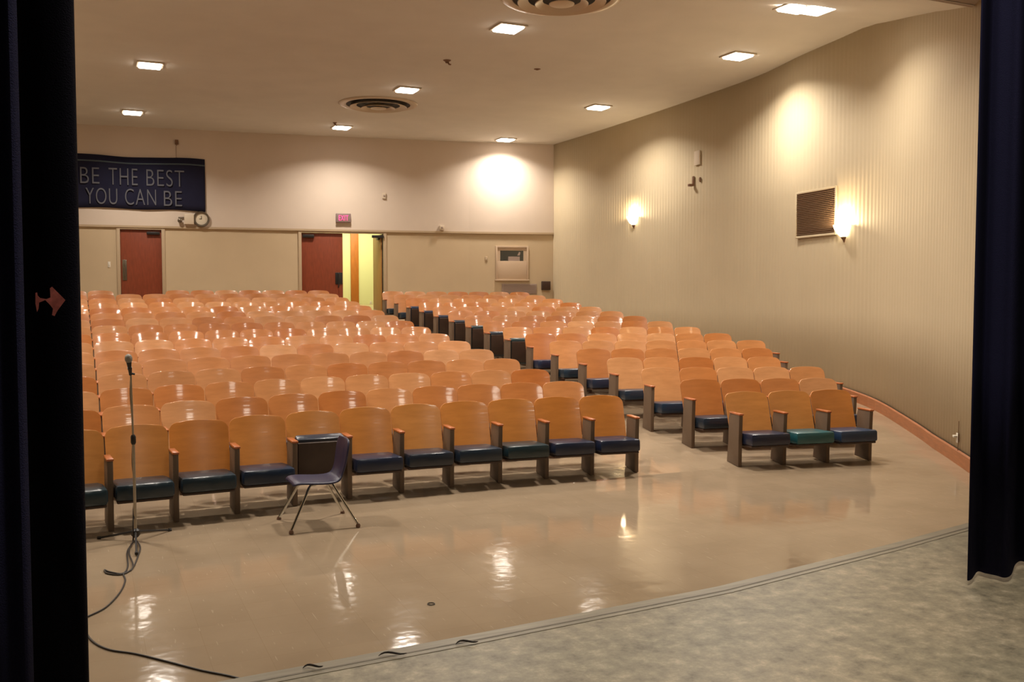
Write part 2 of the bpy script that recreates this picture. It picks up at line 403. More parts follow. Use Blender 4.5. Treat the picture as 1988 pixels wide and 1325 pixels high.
# ---------------------------------------------------------------- fluted right wall
def resample(poly, step):
    out = []; d = 0.0; L = 0.0
    pts = [Vector((p[0], p[1], 0)) for p in poly]; acc = [0]
    for a, b_ in zip(pts[:-1], pts[1:]): acc.append(acc[-1] + (b_ - a).length)
    s = 0.0; i = 0
    while s < acc[-1]:
        while acc[i + 1] < s: i += 1
        t = (s - acc[i]) / (acc[i + 1] - acc[i]); out.append((pts[i].lerp(pts[i + 1], t), (pts[i + 1] - pts[i]).normalized(), s)); s += step
    return out
PITCHF = 0.115
mb = MB(); bm = mb.bm; cols = []
for P, T, s in resample(RIGHTS, PITCHF / 8):
    N = Vector((-T.y, T.x, 0))        # into the hall
    off = 0.0026 * math.sin(2 * PI * s / PITCHF) + 0.004
    q = P + N * off
    cols.append([bm.verts.new((q.x, q.y, z)) for z in (-0.15, 1.6, 3.6, 6.1)])
for a, b_ in zip(cols[:-1], cols[1:]):
    for k in range(3): bm.faces.new((a[k], b_[k], b_[k + 1], a[k + 1]))
o = mb.build('wall_right', M['fluted'], kind='structure')
sol = o.modifiers.new('thick', 'SOLIDIFY'); sol.thickness = 0.12; sol.offset = -1
# make sure the shell grows away from the hall
me = o.data
if me.polygons[0].normal.x > 0: me.flip_normals()
MB().box(-4.12, -4.0, 2.2, 26.2, -0.3, 6.2).build('wall_left', M['fluted'], smooth=False, kind='structure')

# baseboard following the right wall and the floor
mb = MB(); bm = mb.bm; prev = None
for P, T, s in resample(RIGHTS, 0.25):
    N = Vector((-T.y, T.x, 0)); z = floor_z(P.y)
    a = P + N * 0.016; c = P + N * 0.036
    ring = [bm.verts.new(v) for v in ((a.x, a.y, z), (c.x, c.y, z), (c.x, c.y, z + 0.15), (a.x, a.y, z + 0.165))]
    if prev:
        for k in range(4): bm.faces.new((prev[k], prev[(k + 1) % 4], ring[(k + 1) % 4], ring[k]))
    prev = ring
mb.build('baseboard_right', M['base'], smooth=False, kind='structure')

# ---------------------------------------------------------------- doors
def door_frame_of(P0, P1):
    T = (P1 - P0); T.z = 0; W = T.length; T.normalize(); N = Vector((T.y, -T.x, 0))
    if N.y > 0: N = -N
    return W, T, N
def leaf(parent, W, x0, z0, z1, name='door_leaf', m_='door'):
    return MB().box(x0, x0 + W, 0.03, 0.075, z0, z1, 0.002).build(name, M[m_], parent)
for n_, (P0, P1) in enumerate((D1, D2), 1):
    W, T, N = door_frame_of(Vector(P0), Vector(P1)); zf = floor_z(P0.y)
    root = empty('door_%d' % n_, (P0.x, P0.y, 0)); root.rotation_euler = (0, 0, math.atan2(T.y, T.x)); tag(root, kind='structure')
    mb = MB(); e_ = 0.06
    mb.box(-e_, 0.02, -0.03, 0.10, zf, DOOR_TOP + 0.03, 0.004); mb.box(W - 0.02, W + e_, -0.03, 0.10, zf, DOOR_TOP + 0.03, 0.004)
    mb.box(0.02, W - 0.02, -0.03, 0.10, DOOR_TOP - 0.02, DOOR_TOP + 0.03, 0.004)
    mb.build('door_frame', M['trimpaint'], root)
    if n_ == 1:
        lf = leaf(root, W - 0.05, 0.025, zf + 0.01, DOOR_TOP - 0.025)
        MB().box(W - 0.36, W - 0.06, -0.04, 0.028, DOOR_TOP - 0.14, DOOR_TOP - 0.07, 0.008).build('door_closer', M['dark'], lf)
        mb = MB(); mb.box(0.06, 0.16, 0.015, 0.028, zf + 0.75, zf + 1.25, 0.003); mb.tube([(0.11, -0.03, zf + 0.85), (0.11, -0.03, zf + 1.15)], 0.012)
        mb.tube([(0.11, 0.02, zf + 0.86), (0.11, -0.03, zf + 0.86)], 0.009); mb.tube([(0.11, 0.02, zf + 1.14), (0.11, -0.03, zf + 1.14)], 0.009)
        mb.build('door_handle', M['brass'], lf)
    else:
        half = W * 0.5
        lf = leaf(root, half - 0.03, 0.025, zf + 0.01, DOOR_TOP - 0.025)
        MB().box(0.05, 0.34, -0.04, 0.028, DOOR_TOP - 0.15, DOOR_TOP - 0.07, 0.008).build('door_closer', M['dark'], lf)
        mb = MB(); mb.box(half - 0.20, half - 0.02, 0.012, 0.029, zf + 0.72, zf + 1.02, 0.003)
        mb.tube([(half - 0.12, 0.02, zf + 1.0), (half - 0.12, -0.05, zf + 0.98), (half - 0.12, -0.05, zf + 0.66), (half - 0.12, 0.02, zf + 0.64)], 0.016)
        mb.build('door_handle', M['dark'], lf)
        # right leaf stands open into the corridor, seen almost edge-on
        piv = bpy.data.objects.new('open_door_leaf', None)
        g_ = MB().box(-half + 0.06, 0.0, -0.045, 0.0, zf + 0.02, DOOR_TOP - 0.03, 0.002).build('open_door_leaf', M['doortan'], root, label='tan leaf swung open into the corridor')
        g_.location = (W - 0.03, 0.11, 0); g_.rotation_euler = (0, 0, math.radians(-86))
        mb = MB(); mb.box(-0.34, -0.08, -0.10, -0.047, DOOR_TOP - 0.16, DOOR_TOP - 0.07, 0.006)
        mb.build('door_closer', M['dark'], g_)
        MB().box(W - 0.33, W - 0.02, -0.075, -0.032, DOOR_TOP - 0.13, DOOR_TOP - 0.06, 0.006).build('door_closer', M['dark'], root)
        MB().box(W - 0.045, W - 0.02, 0.101, 0.112, zf, DOOR_TOP, 0.0).build('edge_strip', M['dark'], root)
        bpy.data.objects.remove(piv)

# corridor behind the double door
zc = floor_z(24.2) + 0.0
cor = MB()
cor.box(3.2, 12.5, 28.6, 28.7, zc - 0.2, 4.4); cor.box(3.1, 3.2, 24.95, 28.7, zc - 0.2, 4.4); cor.box(12.5, 12.6, 24.1, 28.7, zc - 0.2, 4.4)
cor.box(3.1, 12.6, 26.0, 28.7, 4.4, 4.5)
cor.prism([(3.1, 24.98), (12.6, 24.1), (12.6, 26.05), (3.1, 26.05)], 4.4, 4.5)
cor.build('wall_corridor', M['corr'], smooth=False, kind='structure')
mb = MB(); mb.box(3.1, 12.6, 26.2, 28.7, floor_z(26.2) - 0.12, floor_z(26.2))
mb.build('floor_corridor', M['ramp'], smooth=False, kind='structure')
P = ray(690, 560); t = 28.58 / P.y; xx = P.x * t
r_ = empty('door_3', (xx, 28.6, 0)); tag(r_, kind='structure')
MB().box(-0.14, 0.10, -0.05, 0.0, floor_z(26.2), 3.75, 0.003).build('door_leaf', mat('corridor_door_wood', srgb(176, 104, 40), 0.45, noise=0.12, nscale=4, stretch=(5, 5, 1)), r_)
area('corridor_light', (7.5, 26.9, 4.3), 2.2, CORRIDOR_W, (1.0, 0.95, 0.60), (0, 0, 0), PI)
mb = MB(); P = ray(720, 588); t = 28.58 / P.y
o = mb.box(-0.03, 0.03, -0.012, 0, -0.05, 0.05, 0.003).build('wall_outlet', M['white'], label='small outlet low on the bright corridor wall beyond the open door', cat='outlet')
o.location = (P.x * t, 28.6, EYE + P.z * t)

# ---------------------------------------------------------------- stage
EDGE = [(-4.0, 2.72), (-1.5, 2.80), (0.4, 2.93), (1.2, 2.98), (2.3, 3.07), (3.4, 3.26), (4.4, 3.47), (5.6, 3.78)]
ES = 0.75
mb = MB()
mb.prism([(x, y - 0.085) for x, y in EDGE] + [(5.6, -4.0), (-4.0, -4.0)], -0.15, ES)
mb.build('floor_stage', M['lino'], smooth=False, kind='structure')
def edge_strip(o0, o1, z0, z1, name, m_):
    mb = MB(); bm = mb.bm; prev = None
    for x, y in EDGE:
        ring = [bm.verts.new(v) for v in ((x, y - o0, z0), (x, y - o1, z0), (x, y - o1, z1), (x, y - o0, z1))]
        if prev:
            for k in range(4): bm.faces.new((prev[k], prev[(k + 1) % 4], ring[(k + 1) % 4], ring[k]))
        else: bm.faces.new(ring[::-1])
        prev = ring
    bm.faces.new(prev)
    return mb.build(name, m_, smooth=False, kind='structure')
edge_strip(0.0, 0.05, -0.15, ES + 0.002, 'trim_3', M['nosing'])
edge_strip(0.05, 0.06, ES - 0.05, ES + 0.003, 'trim_4', M['nosedark'])
edge_strip(0.06, 0.085, ES - 0.05, ES + 0.002, 'trim_5', M['nosing'])
# backstage shell, out of the frame, keeps the stage dark
mb = MB(); mb.box(-4.1, 8.0, -4.1, -4.0, -0.15, 6.2)
mb.build('wall_stage', M['stageblack'], smooth=False, kind='structure')
MB().box(-4.12, 9.2, -4.1, 7.24, 6.0, 6.2).build('ceiling_stage', M['stageblack'], smooth=False, kind='structure')
MB().box(-4.12, -4.0, -4.1, 2.2, -0.15, 6.2).build('wall_stage_left', M['stageblack'], smooth=False, kind='structure')
MB().box(5.6, 5.72, -4.1, 2.9, -0.15, 6.2).build('wall_stage_right', M['stageblack'], smooth=False, kind='structure')

# loose curled strips lying on the stage edge
for i, ((ax, ay), (bx, by), lab) in enumerate((((588, 1298), (627, 1294), 'short dark curled strip on the stage edge, nearest the cable'),
                                 ((735, 1274), (789, 1269), 'dark curled strip on the stage edge, middle one of three'),
                                 ((885, 1251), (928, 1246), 'arched dark strip on the stage edge, farthest right'))):
    a = on_z(ax, ay, ES + 0.008); c = on_z(bx, by, ES + 0.008); pts = []
    for k in range(9):
        t = k / 8; p = a.lerp(c, t); p.z = ES + 0.008 + 0.006 * math.sin(PI * t) ; p.y += 0.012 * math.sin(2 * PI * t); pts.append(p)
    MB().tube(pts, [0.001, 0.0025, 0.003, 0.0035, 0.0035, 0.0035, 0.003, 0.0025, 0.001], 8).build('curled_strip', M['cable'], label=lab, cat='strip', group='curled strips on the stage edge')

# ---------------------------------------------------------------- curtains
def drape(name, path, z0, z1, mat_, label, hem=None, th=0.006):
    mb = MB(); bm = mb.bm; cols = []
    for i, (x, y) in enumerate(path):
        zb = z0 + (hem[i] if hem else 0)
        cols.append([bm.verts.new((x, y, zb + (z1 - zb) * k / 6)) for k in range(7)])
    for a, b_ in zip(cols[:-1], cols[1:]):
        for k in range(6): bm.faces.new((a[k], b_[k], b_[k + 1], a[k + 1]))
    o = mb.build(name, mat_, label=label, cat='curtain')
    s = o.modifiers.new('thick', 'SOLIDIFY'); s.thickness = th; s.offset = 0
    return o
# right-hand curtain: deep soft folds, hem just clear of the stage
e0 = on_z(1879, 1128, ES + 0.02)
path = []; hem = []
key = [(1879, 1122), (1886, 1118), (1897, 1104), (1915, 1108), (1935, 1112), (1950, 1116), (1962, 1110), (1970, 1090), (1984, 1084), (2010, 1096), (2035, 1112), (2060, 1100), (2085, 1080), (2120, 1090), (2150, 1105), (2190, 1085), (2240, 1095)]
kp = [on_z(x, y + 6, ES + 0.02) for x, y in key]
sp = smoothpath([(p.x, p.y, 0) for p in kp], 5)
path = [(p.x, p.y) for p in sp]
o = drape('curtain', path, ES + 0.02, 5.9, M['curtain'], 'dark navy stage curtain with deep folds at the right edge of the stage')
# left: navy curtain, and the black drape with the arrow in front of the opening
PL = [ray(x, 600) for x in (-130, -60, 0, 40, 60)]
def at_dist(px, Y): r = ray(px, 600); return (r.x * Y / r.y, Y)
path = [at_dist(-200, 1.75), at_dist(-150, 1.83), at_dist(-110, 1.76), at_dist(-70, 1.84), at_dist(-30, 1.80), at_dist(5, 1.82), at_dist(30, 1.81), at_dist(44, 1.83)]
path = [(p.x, p.y) for p in smoothpath([(x, y, 0) for x, y in path], 5)]
drape('curtain', path, ES + 0.02, 5.9, M['curtain'], 'navy curtain at the far left edge, behind the black drape')
path = [at_dist(40, 2.02), at_dist(60, 2.0), at_dist(90, 1.985), at_dist(125, 1.98), at_dist(146, 1.985), at_dist(153, 2.0), at_dist(152, 2.03), at_dist(140, 2.05)]
path = [(p.x, p.y) for p in smoothpath([(x, y, 0) for x, y in path], 4)]
black = drape('curtain', path, ES + 0.02, 5.9, M['leg'], 'black drape with a red arrow on it at the left edge of the opening')
# arrow: red tape shape on the black drape
apx = [(127, 583), (101, 557), (97, 560), (98, 578), (90, 581), (78, 579), (73, 574), (72, 568), (69, 569), (69, 590), (72, 606), (75, 600), (76, 588), (88, 583), (97, 592), (103, 600), (101, 612), (106, 614), (112, 603)]
ypl = 1.968
def on_y(px, py, Y): r = ray(px, py); t = Y / r.y; return Vector((r.x * t, Y, EYE + r.z * t))
pts = [on_y(x, y, ypl) for x, y in apx]
mb = MB(); mb.prism([(p.x, p.z) for p in pts], 0, 0.004, M=Matrix(((1, 0, 0, 0), (0, 0, -1, ypl), (0, 1, 0, 0), (0, 0, 0, 1))))
mb.build('arrow_sign', M['arrow'], smooth=False, label='small red arrow pointing right, stuck on the black drape', cat='sign')

# ---------------------------------------------------------------- ceiling fixtures
lamp_me = None
def ceiling_lamp(x, y, label, power=LAMP_W, proto=[None]):
    z = ceil_z(y)
    if proto[0] is None:
        r = empty('ceiling_light', (x, y, z))
        mb = MB()
        for s in ((-.225, .225, -.225, -.19), (-.225, .225, .19, .225), (-.225, -.19, -.19, .19), (.19, .225, -.19, .19)):
            mb.box(s[0], s[1], s[2], s[3], -0.022, -0.001, 0.004)
        mb.build('lamp_trim', M['offwhite'], r)
        mb = MB(); mb.box(-.187, .187, -.187, .187, -0.05, -0.003, 0.022)
        mb.build('diffuser', M['lamp'], r)
        proto[0] = r
    else: r = copy_tree(proto[0])
    r.location = (x, y, z)
    tag(r, label, 'ceiling light', 'square ceiling downlights')
    d = bpy.data.lights.new('downlight', 'AREA'); d.energy = power; d.color = LAMP_COL; d.size = 0.34; d.spread = math.radians(140)
    l = bpy.data.objects.new('downlight', d); C.objects.link(l); l.location = (x, y, z - 0.055)
    return r
for (x, y, lab) in ((1.25, 18.15, 'square downlight at the far left of the ceiling, nearer the stage'),
                    (1.2, 23.0, 'square downlight near the back wall, above the navy banner'),
                    (6.04, 13.39, 'square downlight in the middle column, nearest the large round diffuser at the top'),
                    (6.02, 18.22, 'square downlight just beside the farther round ceiling diffuser'),
                    (5.92, 22.95, 'square downlight behind the farther round diffuser, close to the back wall'),
                    (10.28, 13.32, 'square downlight by the fluted wall, second from the stage'),
                    (10.34, 18.19, 'square downlight by the fluted wall, third from the stage'),
                    (10.29, 22.98, 'square downlight in the far right corner above the booth window')):
    ceiling_lamp(x, y, lab)
p = on_z(1546, 10, ceil_z(10.4)); q = on_z(1584, 13, ceil_z(10.2))
ceiling_lamp(p.x, p.y, 'square downlight by the fluted wall nearest the stage, larger and left one of a pair')
ceiling_lamp(q.x + 0.05, q.y + 0.05, 'square downlight touching the right side of the one nearest the stage', 8.0)

# out of frame above: the unseen left column, and a stage-side row added to light the front seats
for (x, y) in ((1.3, 13.3), (-2.9, 18.1), (-2.9, 13.3), (-0.5, 9.0), (3.4, 9.0), (6.6, 9.0)):
    ceiling_lamp(x, y, 'square downlight out of view in the ceiling, left part of the hall')

def air_diffuser(x, y, R_, label, proto=[None]):
    z = CEIL if y > 11.2 else ceil_z(y)
    if proto[0] is None:
        r = empty('air_diffuser', (x, y, z))
        MB().lathe([(0, -0.004), (0.68, -0.004), (0.68, -0.001)], 64).build('throat_shade', M['ventdark'], r)  # dark disc: the shade between the rings put into its colour
        MB().lathe([(0.68, -0.002), (0.68, -0.02), (0.74, -0.035), (0.82, -0.022), (0.84, -0.006), (0.84, -0.002)], 64).build('outer_ring', M['ventwhite'], r)
        for r0, r1, z0_, z1_ in ((0.46, 0.60, -0.035, -0.075), (0.26, 0.36, -0.05, -0.10)):
            MB().lathe([(r0, z0_), (r1 - 0.01, z1_), (r1, z1_ - 0.004), (r1 + 0.006, z1_ + 0.004), (r0 + 0.02, z0_ + 0.012), (r0, z0_)], 64).build('cone_ring', M['ventwhite'], r)
        MB().lathe([(0, -0.11), (0.12, -0.108), (0.17, -0.10), (0.175, -0.092), (0.10, -0.06), (0, -0.05)], 48).build('center_cone', M['ventwhite'], r)
        proto[0] = r
    else: r = copy_tree(proto[0])
    r.location = (x, y, z); r.scale = (R_ / 0.84,) * 2 + (1,)
    tag(r, label, 'air diffuser', 'round ceiling diffusers'); return r
air_diffuser(5.93, 19.9, 0.84, 'round ringed air diffuser in the middle of the ceiling, farther one')
air_diffuser(6.1, 11.75, 0.84, 'large round ringed air diffuser cut by the top of the view')
for (px, py, r_, h_, lab) in ((868, 117, 0.07, 0.05, 'small brown sprinkler fitting on the ceiling left of centre'), (1043, 134, 0.06, 0.02, 'small flat brown disc on the ceiling right of the sprinkler'),
                        (650, 238, 0.05, 0.05, 'tiny dark fitting on the ceiling beside the back-row downlight')):
    p = on_z(px, py, CEIL)
    mb = MB(); mb.lathe([(0, -h_), (r_ * 0.4, -h_), (r_ * 0.5, -h_ * 0.5), (r_, -0.006), (r_, -0.001)], 20)
    if h_ > 0.04: mb.tube([(0, 0, -0.02), (0.02, -0.05, -0.08), (0.03, -0.09, -0.09)], 0.014, 8)
    o = mb.build('ceiling_fitting', M['hookbrown'], label=lab, cat='ceiling fitting'); o.location = (p.x, p.y, CEIL)

# ---------------------------------------------------------------- things on the back wall
def wall_thing(name, px, py, poly, label, cat, group=None, off=0.036):
    P, T, N = on_wall(px, py, poly)
    if poly is BACK and P.z < MOLD: off = 0.001
    r = empty(name, (0, 0, 0), 0, label, cat, group)
    r.matrix_world = wall_matrix(P + N * off, N)
    return r
def px_m(px, py, poly):
    P, T, N = on_wall(px, py, poly); Q, _, _ = on_wall(px + 5, py, poly); return (Q - P).length / 5
def text_mesh(txt, height, width, depth, name, mat_, parent, loc, label=None):
    cu = bpy.data.curves.new(name, 'FONT'); cu.body = txt; cu.extrude = depth / 2; cu.offset = -0.012; cu.space_character = 1.10
    t = bpy.data.objects.new(name, cu); C.objects.link(t)
    bpy.context.view_layer.update()
    me = bpy.data.meshes.new_from_object(t.evaluated_get(bpy.context.evaluated_depsgraph_get()))
    bpy.data.objects.remove(t); bpy.data.curves.remove(cu)
    xs_ = [v.co.x for v in me.vertices]; ys_ = [v.co.y for v in me.vertices]
    x0, x1, y0, y1 = min(xs_), max(xs_), min(ys_), max(ys_)
    for v in me.vertices:
        x = (v.co.x - x0) / (x1 - x0) * width; y = (v.co.y - y0) / (y1 - y0) * height
        v.co = Vector((x, v.co.z * -1.0, y))
    me.materials.clear(); me.materials.append(mat_)
    o = bpy.data.objects.new(name, me); C.objects.link(o); o.parent = parent; o.location = loc
    return tag(o, label)

# the banner
r = wall_thing('banner', 399, 411, BACK, 'navy banner reading BE THE BEST YOU CAN BE hung on the back wall', 'banner')
PA = on_wall(399, 411, BACK)[0]; PB = on_wall(100, 404, BACK)[0]; BW = (PA - PB).xy.length
zt = on_wall(399, 311, BACK)[0].z - PA.z; ztl = on_wall(150, 300, BACK)[0].z - PA.z
mb = MB(); bm = mb.bm; NX = 60; NZ = 8; fr = []
def b_top(u): return zt + (ztl - zt) * (1 - u) * 1.2 + 0.02 * math.sin(u * 9)      # u: 1 at the right end
def b_bot(u): return -0.012 * math.sin(u * 14) + (1 - u) * 0.03
def b_y(u, v): return -0.03 - 0.018 * math.sin(u * 22 + v * 0.8) * (0.4 + v * 0.6) - 0.006
for i in range(NX + 1):
    u = i / NX; fr.append([bm.verts.new((-BW + BW * u, b_y(u, k / NZ), b_bot(u) + (b_top(u) - b_bot(u)) * k / NZ)) for k in range(NZ + 1)])
for a, b_ in zip(fr[:-1], fr[1:]):
    for k in range(NZ): bm.faces.new((a[k], b_[k], b_[k + 1], a[k + 1]))
o = mb.build('banner_cloth', M['banner'], r); s = o.modifiers.new('t', 'SOLIDIFY'); s.thickness = 0.008; s.offset = 0
mb = MB(); bm = mb.bm; prev = None
for i in range(NX + 1):
    u = i / NX; H_ = b_top(u) - b_bot(u); x = -BW + BW * u; zz = b_bot(u) + H_ * 0.865
    ring = [bm.verts.new(v) for v in ((x, b_y(u, .86) - 0.006, zz), (x, b_y(u, .88) - 0.006, zz + 0.035))]
    if prev: bm.faces.new((prev[0], ring[0], ring[1], prev[1]))
    prev = ring
o = mb.build('stripe', M['bannertrim'], r); s = o.modifiers.new('t', 'SOLIDIFY'); s.thickness = 0.004; s.offset = 0
def ban_x(px): Q = on_wall(px, 360, BACK)[0]; return -(PA - Q).xy.length
for (txt, x0, x1, y0, y1) in (('BE', 157, 194, 357, 326), ('THE', 212, 268, 360, 328), ('BEST', 285, 358, 363, 331), ('YOU', 167, 228, 397, 366), ('CAN', 243, 303, 399, 368), ('BE', 318, 353, 401, 372)):
    X0, X1 = ban_x(x0), ban_x(x1); Z0 = on_wall((x0 + x1) / 2, y0, BACK)[0].z - PA.z; Z1 = on_wall((x0 + x1) / 2, y1, BACK)[0].z - PA.z
    text_mesh(txt, Z1 - Z0, X1 - X0, 0.01, 'lettering', M['letters'], r, (X0, -0.068, Z0))
mb = MB(); mb.tube([(ban_x(343), -0.02, zt), (ban_x(343), -0.02, zt + 0.32)], 0.004, 6)
mb.build('hanging_cord', M['hookbrown'], r)
r = wall_thing('wall_hook', 343, 277, BACK, 'small brown hook fitting on the wall above the banner', 'hook')
MB().box(-.04, .04, -.05, 0, -.06, .06, 0.012).build('hook_plate', M['hookbrown'], r)
MB().tube([(0, -.05, -.02), (0, -.09, -.05), (0, -.09, -.09)], 0.012).build('hook_bend', M['hookbrown'], r)

# clock
r = wall_thing('wall_clock', 391, 426, BACK, 'round wall clock under the right end of the navy banner', 'clock')
RX = Matrix.Rotation(PI / 2, 4, 'X')
MB().lathe([(0.145, 0.075), (0.185, 0.08), (0.195, 0.05), (0.19, 0.0)], 48, M=RX).build('clock_rim', M['brass'], r)
MB().lathe([(0, 0.05), (0.15, 0.05), (0.15, 0.0)], 48, M=RX).build('clock_face', mat('clock_face', srgb(206, 194, 172), 0.15), r)
mb = MB(); mb.box(-.006, .006, -.056, -.052, -.01, .08); mb.box(-.05, .0, -.056, -.052, -.006, .006); mb.build('clock_hands', M['dark'], r)
# emergency light beside the clock
r = wall_thing('emergency_light', 366, 427, BACK, 'cream emergency light box left of the wall clock', 'emergency light')
MB().box(-.10, .13, -.10, 0, -.12, .13, 0.01).build('battery_box', M['offwhite'], r)
mb = MB(); mb.lathe([(0.0, 0.02), (0.05, 0.0), (0.055, -0.05), (0.03, -0.08), (0, -0.085)], 20, M=Matrix.Translation((-.20, -.06, -.02)) @ Matrix.Rotation(-1.2, 4, 'X'))
mb.box(-.24, -.10, -.05, -.02, .04, .06, 0.003); mb.build('lamp_head', M['brass'], r)

# exit sign
r = wall_thing('exit_sign', 666, 424, BACK, 'exit sign with pink-red lettering above the double door', 'exit sign')
MB().box(-.19, .19, -.085, 0, -.115, .115, 0.012).build('sign_housing', M['exitbox'], r)
text_mesh('EXIT', .13, .24, 0.006, 'lettering', M['exitred'], r, (-.12, -.090, -.065))

for (px, py, nm, lab, cat, sx, sz, sy, mt) in (
        (745, 381, 'wall_sensor', 'small pale sensor high on the back wall right of the exit sign', 'sensor', .045, .075, .05, 'offwhite'),
        (857, 443, 'wall_bell', 'small beige device on the ledge line right of the double door', 'bell', .06, .06, .07, 'offwhite'),
        (212, 514, 'light_switch', 'small white switch plate on the wall left of the single door', 'switch', .03, .07, .012, 'white'),
        (944, 503, 'light_switch', 'small tan switch plate left of the booth window', 'switch', .035, .06, .015, 'trimpaint')):
    r = wall_thing(nm, px, py, BACK, lab, cat)
    MB().box(-sx, sx, -sy, 0, -sz, sz, 0.006).build('cover', M[mt], r)
    if 'switch' in nm: MB().box(-.006, .006, -sy - .012, -sy, -.012, .012, 0.002).build('toggle', M['white'], r)
    else: MB().lathe([(0, .02), (.02, .015), (.028, 0)], 16, M=Matrix.Translation((0, -sy, 0)) @ RX).build('lens', M['ventgray'], r)

# projection booth window with framed panel
r = wall_thing('booth_window', 994, 543, BACK, 'framed booth window in the back wall with small dark glass', 'window')
P0 = on_wall(994, 543, BACK)[0]; k = px_m(994, 500, BACK)
def bz(py): return on_wall(994, py, BACK)[0].z - P0.z
def bx(px): return (px - 994) * k
mb = MB(); x0, x1, z0, z1 = bx(962), bx(1026), 0, bz(478); t = .05
mb.box(x0, x0 + t, -.035, 0, z0, z1, .004); mb.box(x1 - t, x1, -.035, 0, z0, z1, .004); mb.box(x0 + t, x1 - t, -.035, 0, z1 - t, z1, .004); mb.box(x0 - .02, x1 + .02, -.06, 0, z0 - .04, z0, .004)
mb.build('window_frame', M['boothpaint'], r)
g0, g1, h0, h1 = bx(971), bx(1016), bz(507), bz(487)
mb = MB(); mb.box(x0 + t, x1 - t, -.012, 0, z0, h0, .002); mb.box(x0 + t, g0, -.012, 0, h0, h1); mb.box(g1, x1 - t, -.012, 0, h0, h1); mb.box(x0 + t, x1 - t, -.012, 0, h1, z1 - t, .002)
mb.build('backing_panel', M['boothpaint'], r)
MB().box(g0, g1, -.006, -.001, h0, h1).build('glass_pane', M['glass'], r)
mb = MB(); mb.box(g0 + .22, g1 - .10, -.009, -.0065, h0, h0 + .12, 0); mb.prism([(g1 - .17, h1 - .13), (g1 - .10, h1 - .13), (g1 - .08, h1 - .04), (g1 - .12, h1 - .03)], .0065, .009, M=Matrix(((1, 0, 0, 0), (0, 0, -1, 0), (0, 1, 0, 0), (0, 0, 0, 1))))
mb.build('papers', M['ventgray'], r, smooth=False)

r = wall_thing('wall_vent', 1008, 560, BACK, 'low grey vent panel beneath the booth window', 'vent')
mb = MB(); mb.box(-.48, .48, -.02, 0, -.16, .12, .004); mb.build('vent_frame', M['ventgray'], r)
mb = MB()
for i in range(7): mb.box(-.44, .44, -.03, -.021, -.13 + i * .034, -.115 + i * .034)
mb.build('louvers', M['ventgray'], r)
r = wall_thing('wall_speaker', 1059, 555, BACK, 'small square dark brown speaker low on the back wall by the corner', 'speaker')
MB().box(-.12, .12, -.10, 0, -.12, .12, .008).build('speaker_box', M['pan'], r)
MB().box(-.105, .105, -.108, -.101, -.105, .105, .002).build('speaker_grille', M['speakerdark'], r)

# ---------------------------------------------------------------- things on the fluted wall
FOFF = 0.012
RS = RIGHTS
def sconce(px, py, label):
    r = wall_thing('wall_sconce', px, py, RS, label, 'wall sconce', 'glass wall sconces', off=FOFF)
    # half bowl against the wall, open at the top
    prof = [(0.0, -0.17), (0.05, -0.16), (0.11, -0.105), (0.155, -0.03), (0.175, 0.03), (0.167, 0.03), (0.147, -0.025), (0.10, -0.095), (0.0, -0.155)]
    MB().lathe(prof, 28, a0=PI, a1=2 * PI).build('glass_bowl', M['sconce'], r)
    MB().lathe([(0, -0.245), (0.012, -0.24), (0.022, -0.215), (0.05, -0.175), (0.062, -0.155)], 20, a0=PI, a1=2 * PI).build('finial', M['hookbrown'], r)
    MB().box(-.05, .05, -.02, 0, -.16, .02, .004).build('back_plate', M['brass'], r)
    P = r.matrix_world @ Vector((0, -0.10, 0.045))
    d = bpy.data.lights.new('sconce_bulb', 'POINT'); d.energy = SCONCE_W; d.color = (1.0, 0.78, 0.48); d.shadow_soft_size = 0.03
    l = bpy.data.objects.new('sconce_bulb', d); C.objects.link(l); l.location = P
    return r
sconce(1232, 424, 'glowing half-bowl sconce on the fluted wall, the farther one')
sconce(1641, 441, 'glowing half-bowl sconce on the fluted wall, right of the louvred opening')

r = wall_thing('wall_grille', 1586, 414, RS, 'square dark louvred grille with pale frame on the fluted wall', 'grille', off=FOFF)
Pc, T, N = on_wall(1586, 414, RS)
gw = (on_wall(1621, 414, RS)[0] - on_wall(1549, 414, RS)[0]).length; gh = on_wall(1586, 373, RS)[0].z - on_wall(1586, 457, RS)[0].z
a, h_ = gw / 2, gh / 2
mb = MB(); t = .035
mb.box(-a - t, -a, -.03, 0, -h_ - t, h_ + t, .004); mb.box(a, a + t, -.03, 0, -h_ - t, h_ + t, .004); mb.box(-a, a, -.03, 0, h_, h_ + t, .004); mb.box(-a, a, -.03, 0, -h_ - t, -h_, .004)
mb.build('grille_frame', M['fluted'], r)
MB().box(-a, a, -.004, 0, -h_, h_).build('backing', M['hookbrown'], r)
mb = MB(); nl = 24
for i in range(nl):
    z = -h_ + (i + .5) * 2 * h_ / nl
    mb.box(-a + .004, a - .004, -.016, .016, -.003, .003, M=Matrix.Translation((0, -.018, z)) @ Matrix.Rotation(math.radians(-55), 4, 'X') @ Matrix.Scale(1.15, 4, (0, 1, 0)))
mb.build('louvers', M['louver'], r, smooth=False)

